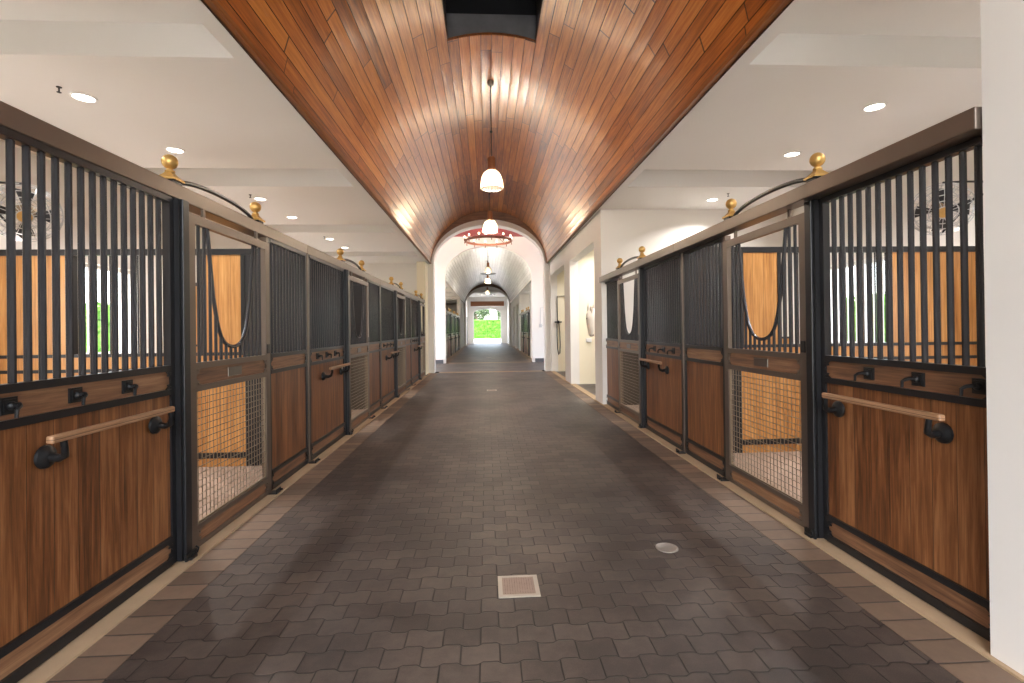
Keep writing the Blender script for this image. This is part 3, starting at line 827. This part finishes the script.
# pendants
CANOPY = mat_plain('nickel_canopy', (.30, .26, .20), .4, .6)
def make_pendant(zbot, ztop, power):
    r = empty('pendant_lamp', (0,0,0)); z = zbot
    MB().lathe([(.05, ztop), (.055, ztop-.03), (.045, ztop-.07), (.008, ztop-.08)], (0,0,0), 16).build('canopy', CANOPY, r, True)
    m = MB(); m.tube([(0,0,ztop-.03), (0,0,z+.50)], .008, 8); m.ball((0,0,z+.50+(ztop-z-.5)*.33), .022); m.build('stem', IRON, r, True)
    MB().lathe([(.012, z+.50), (.05, z+.495), (.062, z+.47), (.062, z+.32), (.070, z+.31), (.070, z+.285)], (0,0,0), 20).build('socket_cover', mat_plain('copper_cap', (.30, .13, .06), .4, .6), r, True)
    prof = [(.068, .285), (.10, .265), (.135, .22), (.158, .16), (.168, .09), (.170, .03), (.175, .0)]
    m = MB(); n = 72; b = 0
    for rr, h in prof:
        for j in range(n):
            a = 2*PI*j/n; q = rr*(1+.018*math.cos(a*24)); m.v.append((q*math.cos(a), q*math.sin(a), z+h))
    for i in range(len(prof)-1):
        for j in range(n): j2 = (j+1) % n; m.f.append((i*n+j, (i+1)*n+j, (i+1)*n+j2, i*n+j2))
    m.build('glass_shade', SHADE, r, True)
    MB().ball((0,0,z+.15), .05, 12, (1,1,1.25)).build('bulb', BULB, r, True)
    point('pendant_light', (0,0,z-.03), power, .06, (1, .86, .68), r)
    point('pendant_uplight', (0,0,z+.56), power*.06, .05, (1, .80, .55), r)
    index_tree(r); return r
for k, (y, lb) in enumerate(((7.72, 'ribbed glass bell pendant hanging nearest the camera'), (11.25, 'ribbed glass bell pendant hanging just before the chandelier'))):
    r = make_pendant(3.655, 5.36, 28); r.location = (XC-.005, y, 0); tag(r, lb, 'pendant lamp', 'glass bell pendants')
for k, (y, br, lb) in enumerate(((22.9, .37, 'glass pendant with dark round brim just behind the round chandelier'), (28.1, 0, 'plain glass pendant half way down the far hall'), (36.5, .60, 'glass pendant with wide dark brim near the end of the far hall'))):
    r = make_pendant(4.05, 5.36, 22); r.location = (XC, y, 0)
    tag(r, lb, 'pendant lamp', 'glass bell pendants')
    if br: MB().lathe([(br, 4.03), (br, 4.01), (.19, 4.03), (.19, 4.05)], (0,0,0), 32).build('iron_brim', IRON, r, True)

# chandelier
ch = empty('chandelier', (XC, 18.7, 4.80)); tag(ch, 'round iron ring chandelier with candle bulbs under the maroon ceiling', 'chandelier')
R_ = .87; m = MB()
m.lathe([(R_-.015, -.04), (R_+.015, -.04), (R_+.015, .04), (R_-.015, .04), (R_-.015, -.04)], (0,0,0), 48); 
m.f = [q for q in m.f if len(q) < 10]
CPR = mat_plain('rusty_iron', (.17, .065, .04), .5, .4, var=.3)
m.build('ring', CPR, ch, True)
m = MB()
for i in range(4):
    a = PI/4+PI/2*i; m.tube([(R_*math.cos(a), R_*math.sin(a), .03), (.05*math.cos(a), .05*math.sin(a), .50)], .009, 6)
m.tube([(0,0,.48), (0,0,.65)], .018, 8); m.ball((0,0,.48), .05); m.build('hanging_rods', CPR, ch, True)
for i in range(12):
    a = 2*PI*i/12+.13; x, y = (R_+.03)*math.cos(a), (R_+.03)*math.sin(a)
    c = MB(); c.lathe([(.012, -.12), (.02, -.10), (.012, -.04), (.040, .03), (.042, .04), (.016, .042), (.016, .10)], (x, y, 0), 12)
    co = c.build('candle_arm', CPR, ch, True)
    MB().ball((x, y, .135), .030, 10, (1,1,1.4)).build('bulb', BULB, co, True)
point('chandelier_light', (0, 0, .18), 45, .3, (1, .78, .5), ch)

# ================================================================ FLOOR FITTINGS
GRM = mat_plain('drain_frame', (.42, .37, .31), .5, .3, var=.08)
GRD = mat_plain('drain_grate', (.30, .22, .18), .5, .4, var=.15)
WELL = mat_plain('drain_well', (.01, .01, .01), .9)
def drain(x, y, label):
    r = empty('floor_drain', (x, y, .0015)); s = .113; t = .024
    m = MB(); m.box(-s, s, -s, -s+t, -.02, .004); m.box(-s, s, s-t, s, -.02, .004); m.box(-s, -s+t, -s+t, s-t, -.02, .004); m.box(s-t, s, -s+t, s-t, -.02, .004)
    m.build('frame', GRM, r)
    m = MB(); q = s-t
    for i in range(13):
        p = -q+2*q*(i+.5)/13; m.box(p-.0045, p+.0045, -q, q, -.015, .003); m.box(-q, q, p-.0045, p+.0045, -.0155, .0025)
    m.build('grate', GRD, r); MB().box(-q, q, -q, q, -.02, .0003).build('well', WELL, r); tag(r, label, 'drain', 'square floor drains')
drain(.162, 2.733, 'square floor drain with pale frame nearest the camera')
drain(.112, 11.47, 'square floor drain half way down the near hall')
drain(.095, 24.7, 'small square floor drain beyond the chandelier')
for y in (15.2,): pass
o = MB().lathe([(.072, -.01), (.072, .003), (.064, .005), (.060, .002), (.01, .002)], (0,0,0), 24).build('cleanout_cover', mat_plain('cover_metal', (.30, .27, .24), .5, .5, var=.2), None, True)
o.location = (1.157, 3.132, .001); tag(o, 'small round metal cleanout cover in the pavers, right of the drain', 'floor cover')

# ================================================================ FANS
def make_fan(loc, direction, label):
    r = empty('wall_fan', loc); tag(r, label, 'fan', 'caged fans above the stall partitions')
    d = Vector(direction).normalized(); q = d.to_track_quat('Z', 'Y')
    r_ = .27
    def put(m, nm, mat, par=r, smooth=True):
        mm = q.to_matrix(); m.v = [tuple(mm @ Vector(v)) for v in m.v]; return m.build(nm, mat, par, smooth)
    m = MB()
    for rr, z in ((.06, .13), (.12, .125), (.18, .115), (.235, .09), (r_, .04), (r_, -.04), (.235, -.09), (.17, -.12), (.10, -.135)):
        m.tube([(rr*math.cos(2*PI*i/28), rr*math.sin(2*PI*i/28), z) for i in range(28)], .005, 5, closed=True)
    for i in range(20):
        a = 2*PI*i/20; c, s = math.cos(a), math.sin(a)
        m.tube([(.06*c, .06*s, .13), (.18*c, .18*s, .115), (.235*c, .235*s, .09), (r_*c, r_*s, .04), (r_*c, r_*s, -.04), (.235*c, .235*s, -.09), (.10*c, .10*s, -.135)], .0035, 4)
    put(m, 'cage', METALG)
    m = MB(); m.lathe([(.05, .03), (.075, .01), (.08, -.10), (.06, -.17), (.02, -.18)], (0,0,0), 18); put(m, 'motor', mat_plain('fan_motor', (.22, .16, .10), .45, .4))
    m = MB(); m.lathe([(.055, .12), (.055, .132), (.01, .135)], (0,0,0), 16); put(m, 'badge', GOLD)
    m = MB()
    for i in range(4):
        a = 2*PI*i/4
        k = len(m.v)
        for (rr, da, z) in ((.06, -.25, .02), (.23, -.35, .035), (.235, .30, -.02), (.06, .25, -.01)):
            for dz in (0, .004): m.v.append((rr*math.cos(a+da), rr*math.sin(a+da), z+dz))
        m.f += [(k, k+2, k+4, k+6), (k+1, k+7, k+5, k+3), (k, k+1, k+3, k+2), (k+2, k+3, k+5, k+4), (k+4, k+5, k+7, k+6), (k+6, k+7, k+1, k)]
    put(m, 'blades', IRON, r, False)
    m = MB(); side = Vector((1, 0, 0))
    sx = 1 if loc[0] > 0 else -1
    m.tube([tuple(q @ Vector((0, .28, 0))), tuple(Vector((sx*.30, .02, .30))), tuple(Vector((X(sx, S_OUT)-loc[0]-sx*.01, .02, .30)))], .011, 6)
    m.tube([tuple(q @ Vector((0, -.28, 0))), tuple(Vector((sx*.25, -.15, .12))), tuple(Vector((X(sx, S_OUT)-loc[0]-sx*.01, -.05, .12)))], .011, 6)
    m.box(X(sx, S_OUT)-loc[0]-sx*.02, X(sx, S_OUT)-loc[0]-sx*.001, -.1, .1, .05, .38)
    m.build('wall_bracket', IRON, r, True)
make_fan((4.80, 4.9, 2.64), (-.55, -.75, -.45), 'caged metal fan above the nearest right partition')
make_fan((-4.38, 4.9, 2.60), (.6, -.7, -.45), 'caged dark fan seen through the bars at the left edge')

# ================================================================ WASH ROOMS
m = MB(); YW = 16.155
def w_(x, z, d=.04): return (x, YW-d, z)
r = empty('shower_set', (2.40, YW-.0, 1.4)); r2 = (2.40, YW, 1.4)
def loc_(p): return (p[0]-r2[0], p[1]-r2[1], p[2]-r2[2])
MB().tube([loc_(w_(2.36, 1.62)), loc_(w_(2.36, 2.50)), loc_(w_(2.64, 2.50))], .014, 8).build('riser_pipe', IRON, r, True)
MB().box(2.62-2.40, 2.68-2.40, -.06, -.001, 2.42-1.4, 2.56-1.4).build('wall_clamp', IRON, r)
mm = MB(); mm.tube([loc_(w_(2.26, 1.64)), loc_(w_(2.50, 1.64))], .022, 8); mm.ball(loc_(w_(2.38, 1.64, .07)), .05); mm.tube([loc_(w_(2.38, 1.64, 0)), loc_(w_(2.38, 1.64, .07))], .02, 8); mm.build('valve', IRON, r, True)
hp = [(2.34, 1.6), (2.335, 1.2), (2.35, .75), (2.385, .56), (2.425, .62), (2.44, .9), (2.43, 1.3), (2.40, 1.6)]
MB().tube([loc_(w_(a, b, .06)) for a, b in hp], .014, 8).build('hose', IRON, r, True)
tag(r, 'black shower pipe with valve and looped hose on the warm wall', 'shower')
o = MB().box(-.07, .07, -.03, 0, -.05, .05).build('outlet_cover', WHITEP, None, bevel=.006); o.location = (2.62, 12.419, 1.12)
tag(o, 'small white outlet cover on the wash room wall', 'outlet')
# small pipe and fitting in the crossing, right
r = empty('wall_conduit', (2.3, 20.849, 1.9))
MB().tube([(.32, -.02, .42), (.02, -.02, .42), (.02, -.02, -.35), (.30, -.02, -.35)], .012, 6).build('conduit', METALG, r, True)
MB().box(-.03, .07, -.06, -.001, -.42, -.28).build('switch_box', METALG, r, bevel=.004)
tag(r, 'thin metal conduit with switch box on the crossing wall', 'conduit')

# ================================================================ HORSE in the near wash room, head turned to the camera
HORSE = mat_plain('grey_coat', (.66, .60, .52), .75, 0, var=.16, scale=7)
def skin_chain(bm_pts, edges, radii, name, mat, parent=None, sub=2):
    me = bpy.data.meshes.new(name); me.from_pydata(bm_pts, edges, []); me.materials.append(mat)
    o = bpy.data.objects.new(name, me); col.objects.link(o)
    if parent is not None: o.parent = parent
    sk_ = o.modifiers.new('skin', 'SKIN')
    for i, rr in enumerate(radii):
        rr = rr if isinstance(rr, tuple) else (rr, rr)
        me.skin_vertices[0].data[i].radius = rr
    me.skin_vertices[0].data[0].use_root = True
    sk_.use_smooth_shade = True
    sb_ = o.modifiers.new('sub', 'SUBSURF'); sb_.levels = sub; sb_.render_levels = sub
    return o
HX, HY = 2.80, 11.0; DX = -.43
pts = []; eds = []; rad = []
def add(p, r, prev=None):
    p = (p[0]+DX, p[1], p[2]); pts.append(p); rad.append(r); i = len(pts)-1
    if prev is not None: eds.append((prev, i))
    return i
b0 = add((4.30, HY+.25, 1.22), (.30, .33)); b1 = add((3.85, HY+.25, 1.20), (.31, .36), b0); b2 = add((3.50, HY+.22, 1.24), (.25, .34), b1)
b3 = add((4.80, HY+.25, 1.25), (.29, .33), b0); b4 = add((5.05, HY+.25, 1.20), (.18, .22), b3)
n1 = add((3.25, HY+.16, 1.45), (.17, .24), b2); n2 = add((3.03, HY+.08, 1.66), (.12, .17), n1); n3 = add((2.88, HY+.0, 1.80), (.10, .13), n2)
h1 = add((2.80, HY-.08, 1.76), (.135, .14), n3); h2 = add((2.775, HY-.16, 1.62), (.135, .15), h1); h3 = add((2.765, HY-.22, 1.45), (.095, .11), h2); h4 = add((2.76, HY-.26, 1.30), (.078, .082), h3); h5 = add((2.757, HY-.265, 1.235), (.055, .055), h4)
for (bx, dy, src) in ((3.62, -.15, b2), (3.62, .18, b2), (4.90, -.16, b3), (4.90, .18, b3)):
    yy = HY+.22+dy; hind = bx > 4
    a = add((bx, yy, .98), .12 if not hind else .16, src)
    a = add((bx+(.02 if hind else 0), yy, .62), .065 if not hind else .085, a)
    if hind: a = add((bx+.10, yy, .50), .055, a)
    a = add((bx+(.06 if hind else 0), yy, .30), .04, a); a = add((bx+.02, yy, .12), .045, a); a = add((bx-.02, yy, .035), .055, a)
t1 = add((5.20, HY+.25, 1.10), .05, b4); t2 = add((5.25, HY+.25, .75), .06, t1); t3 = add((5.24, HY+.25, .50), .02, t2)
horse = skin_chain(pts, eds, rad, 'horse', HORSE)
tag(horse, 'pale grey horse looking out past the pier of the wash room', 'horse')
HD = mat_plain('dark_muzzle', (.16, .13, .11), .7)
for sx_ in (-1, 1):
    e = MB(); e.lathe([(.001, .14), (.018, .10), (.034, .04), (.034, -.01), (.025, -.08)], (2.80+DX+sx_*.06, HY-.07, 1.86), 10)
    e.build('ear', HORSE, horse, True)
    MB().ball((2.778+DX+sx_*.098, HY-.20, 1.645), .022, 10).build('eye', BLACK, horse, True)
    MB().ball((2.757+DX+sx_*.025, HY-.322, 1.275), .013, 8, (1, .6, 1.3)).build('nostril', HD, horse, True)
m = MB()
m.tube([(2.80+DX, HY-.02, 1.90), (2.79+DX, HY-.15, 1.84), (2.785+DX, HY-.235, 1.73)], [.03, .035, .008], 8)
m.build('forelock', mat_plain('forelock_hair', (.33, .27, .21), .9), horse, True)

# ================================================================ OUTSIDE
gr = MB(); gr.box(-60, 60, 48.81, 110, -.12, -.02); gr.box(-60, X(-1, S_OUT+.31), NEAR-8, 48.8, -.12, -.02); gr.box(X(1, S_OUT+.31), 60, NEAR-8, 48.8, -.12, -.02); gr.box(X(-1, S_OUT+.3), X(1, S_OUT+.3), -12, NEAR-.01, -.12, -.02)
struct(gr.build('ground', STONE), 'pale sunlit ground outside')
def leafy(name, bx, n, size, mat, label, cat, group=None, seed=1, core=None):
    rnd = random.Random(seed); x0, x1, y0, y1, z0, z1 = bx
    m = MB(); s = .12
    m.box(x0+s, x1-s, y0+s, y1-s, z0, z1-s)
    for i in range(n):
        f_ = rnd.random()
        x, y, z = rnd.uniform(x0, x1), rnd.uniform(y0, y1), rnd.uniform(z0, z1)
        face = rnd.choice(core or 'xXyYZ')
        if face == 'x': x = x0+rnd.random()*.15
        elif face == 'X': x = x1-rnd.random()*.15
        elif face == 'y': y = y0+rnd.random()*.15
        elif face == 'Y': y = y1-rnd.random()*.15
        else: z = z1-rnd.random()*.15
        a = Vector((rnd.gauss(0,1), rnd.gauss(0,1), rnd.gauss(0,1))).normalized(); b = a.orthogonal().normalized()
        q = size*rnd.uniform(.6, 1.3); c = Vector((x, y, z)); k = len(m.v)
        m.v += [tuple(c-a*q), tuple(c+b*q*.5), tuple(c+a*q), tuple(c-b*q*.5)]; m.f.append((k, k+1, k+2, k+3))
    return tag(m.build(name, mat), label, cat, group)
def leaf_mat(name, a, b, c):
    t = NT(name); g, x, y, z = t.pos('Object'); n = t.noise(g, 3.5, 5, .7)
    return t.bsdf(t.ramp(n, [(.3, a), (.5, b), (.72, c)]), .6)
LEAF = leaf_mat('hedge_leaves', (.03, .10, .006), (.075, .23, .015), (.17, .38, .03))
LEAFD = leaf_mat('tree_leaves', (.008, .02, .005), (.03, .06, .015), (.12, .16, .06))
leafy('hedge', (-9, 9, 72, 73.5, -.02, 2.75), 9000, .16, LEAF, 'clipped bright green hedge beyond the garden doorway', 'hedge', seed=3, core='yyyyZ')
BARK = mat_plain('bark', (.12, .09, .06), .9)
def tree(x, y, h, r, label, seed):
    rnd = random.Random(seed); root = empty('tree', (x, y, 0)); tag(root, label, 'tree', 'garden trees')
    m = MB(); m.tube([(0,0,-.02), (.1,0,h*.4), (0,.1,h*.75)], [.22, .16, .08], 8)
    for i in range(5):
        a = rnd.uniform(0, 6.28); m.tube([(.08, 0, h*.4), (math.cos(a)*r*.6, math.sin(a)*r*.6, h*.7)], [.09, .03], 6)
    m.build('trunk', BARK, root, True)
    m = MB()
    cl = [(rnd.uniform(-r, r)*.7, rnd.uniform(-r, r)*.7, h*.72+rnd.uniform(-.3, .5)*r, r*rnd.uniform(.35, .6)) for _ in range(9)]
    for i in range(3200):
        cx, cy, cz, cr = rnd.choice(cl); d = Vector((rnd.gauss(0,1), rnd.gauss(0,1), rnd.gauss(0,.8))).normalized()*cr*rnd.uniform(.7, 1)
        a = Vector((rnd.gauss(0,1), rnd.gauss(0,1), rnd.gauss(0,1))).normalized(); b = a.orthogonal().normalized(); q = .13*rnd.uniform(.7, 1.4)
        c = Vector((cx, cy, cz))+d; k = len(m.v)
        m.v += [tuple(c-a*q), tuple(c+b*q*.6), tuple(c+a*q), tuple(c-b*q*.6)]; m.f.append((k, k+1, k+2, k+3))
    m.build('crown', LEAFD, root)
tree(-1.6, 79, 5.2, 2.0, 'olive green tree showing over the hedge, left of the doorway centre', 5)
tree(3.8, 84, 5.4, 2.0, 'olive green tree showing over the hedge, right of the doorway centre', 9)
for k, (x, y, sd_) in enumerate(((-9.4, 7.6, -1), (9.4, 7.3, 1))):
    leafy('shrub', (x-.7, x+.7, y-4.5, y+5.5, -.02, 2.1), 4500, .12, LEAF, 'green shrub row seen through the %s stall windows' % ('left' if sd_ < 0 else 'right'), 'shrub', 'shrubs outside the stall windows', seed=20+k)
for k, (x, y, sd_) in enumerate(((-9.6, 29, -1), (9.6, 28, 1))):
    leafy('shrub', (x-.7, x+.7, y-8, y+8, -.02, 2.0), 3500, .15, LEAF, 'green shrub row outside the far hall on the %s' % ('left' if sd_ < 0 else 'right'), 'shrub', 'shrubs outside the stall windows', seed=30+k)
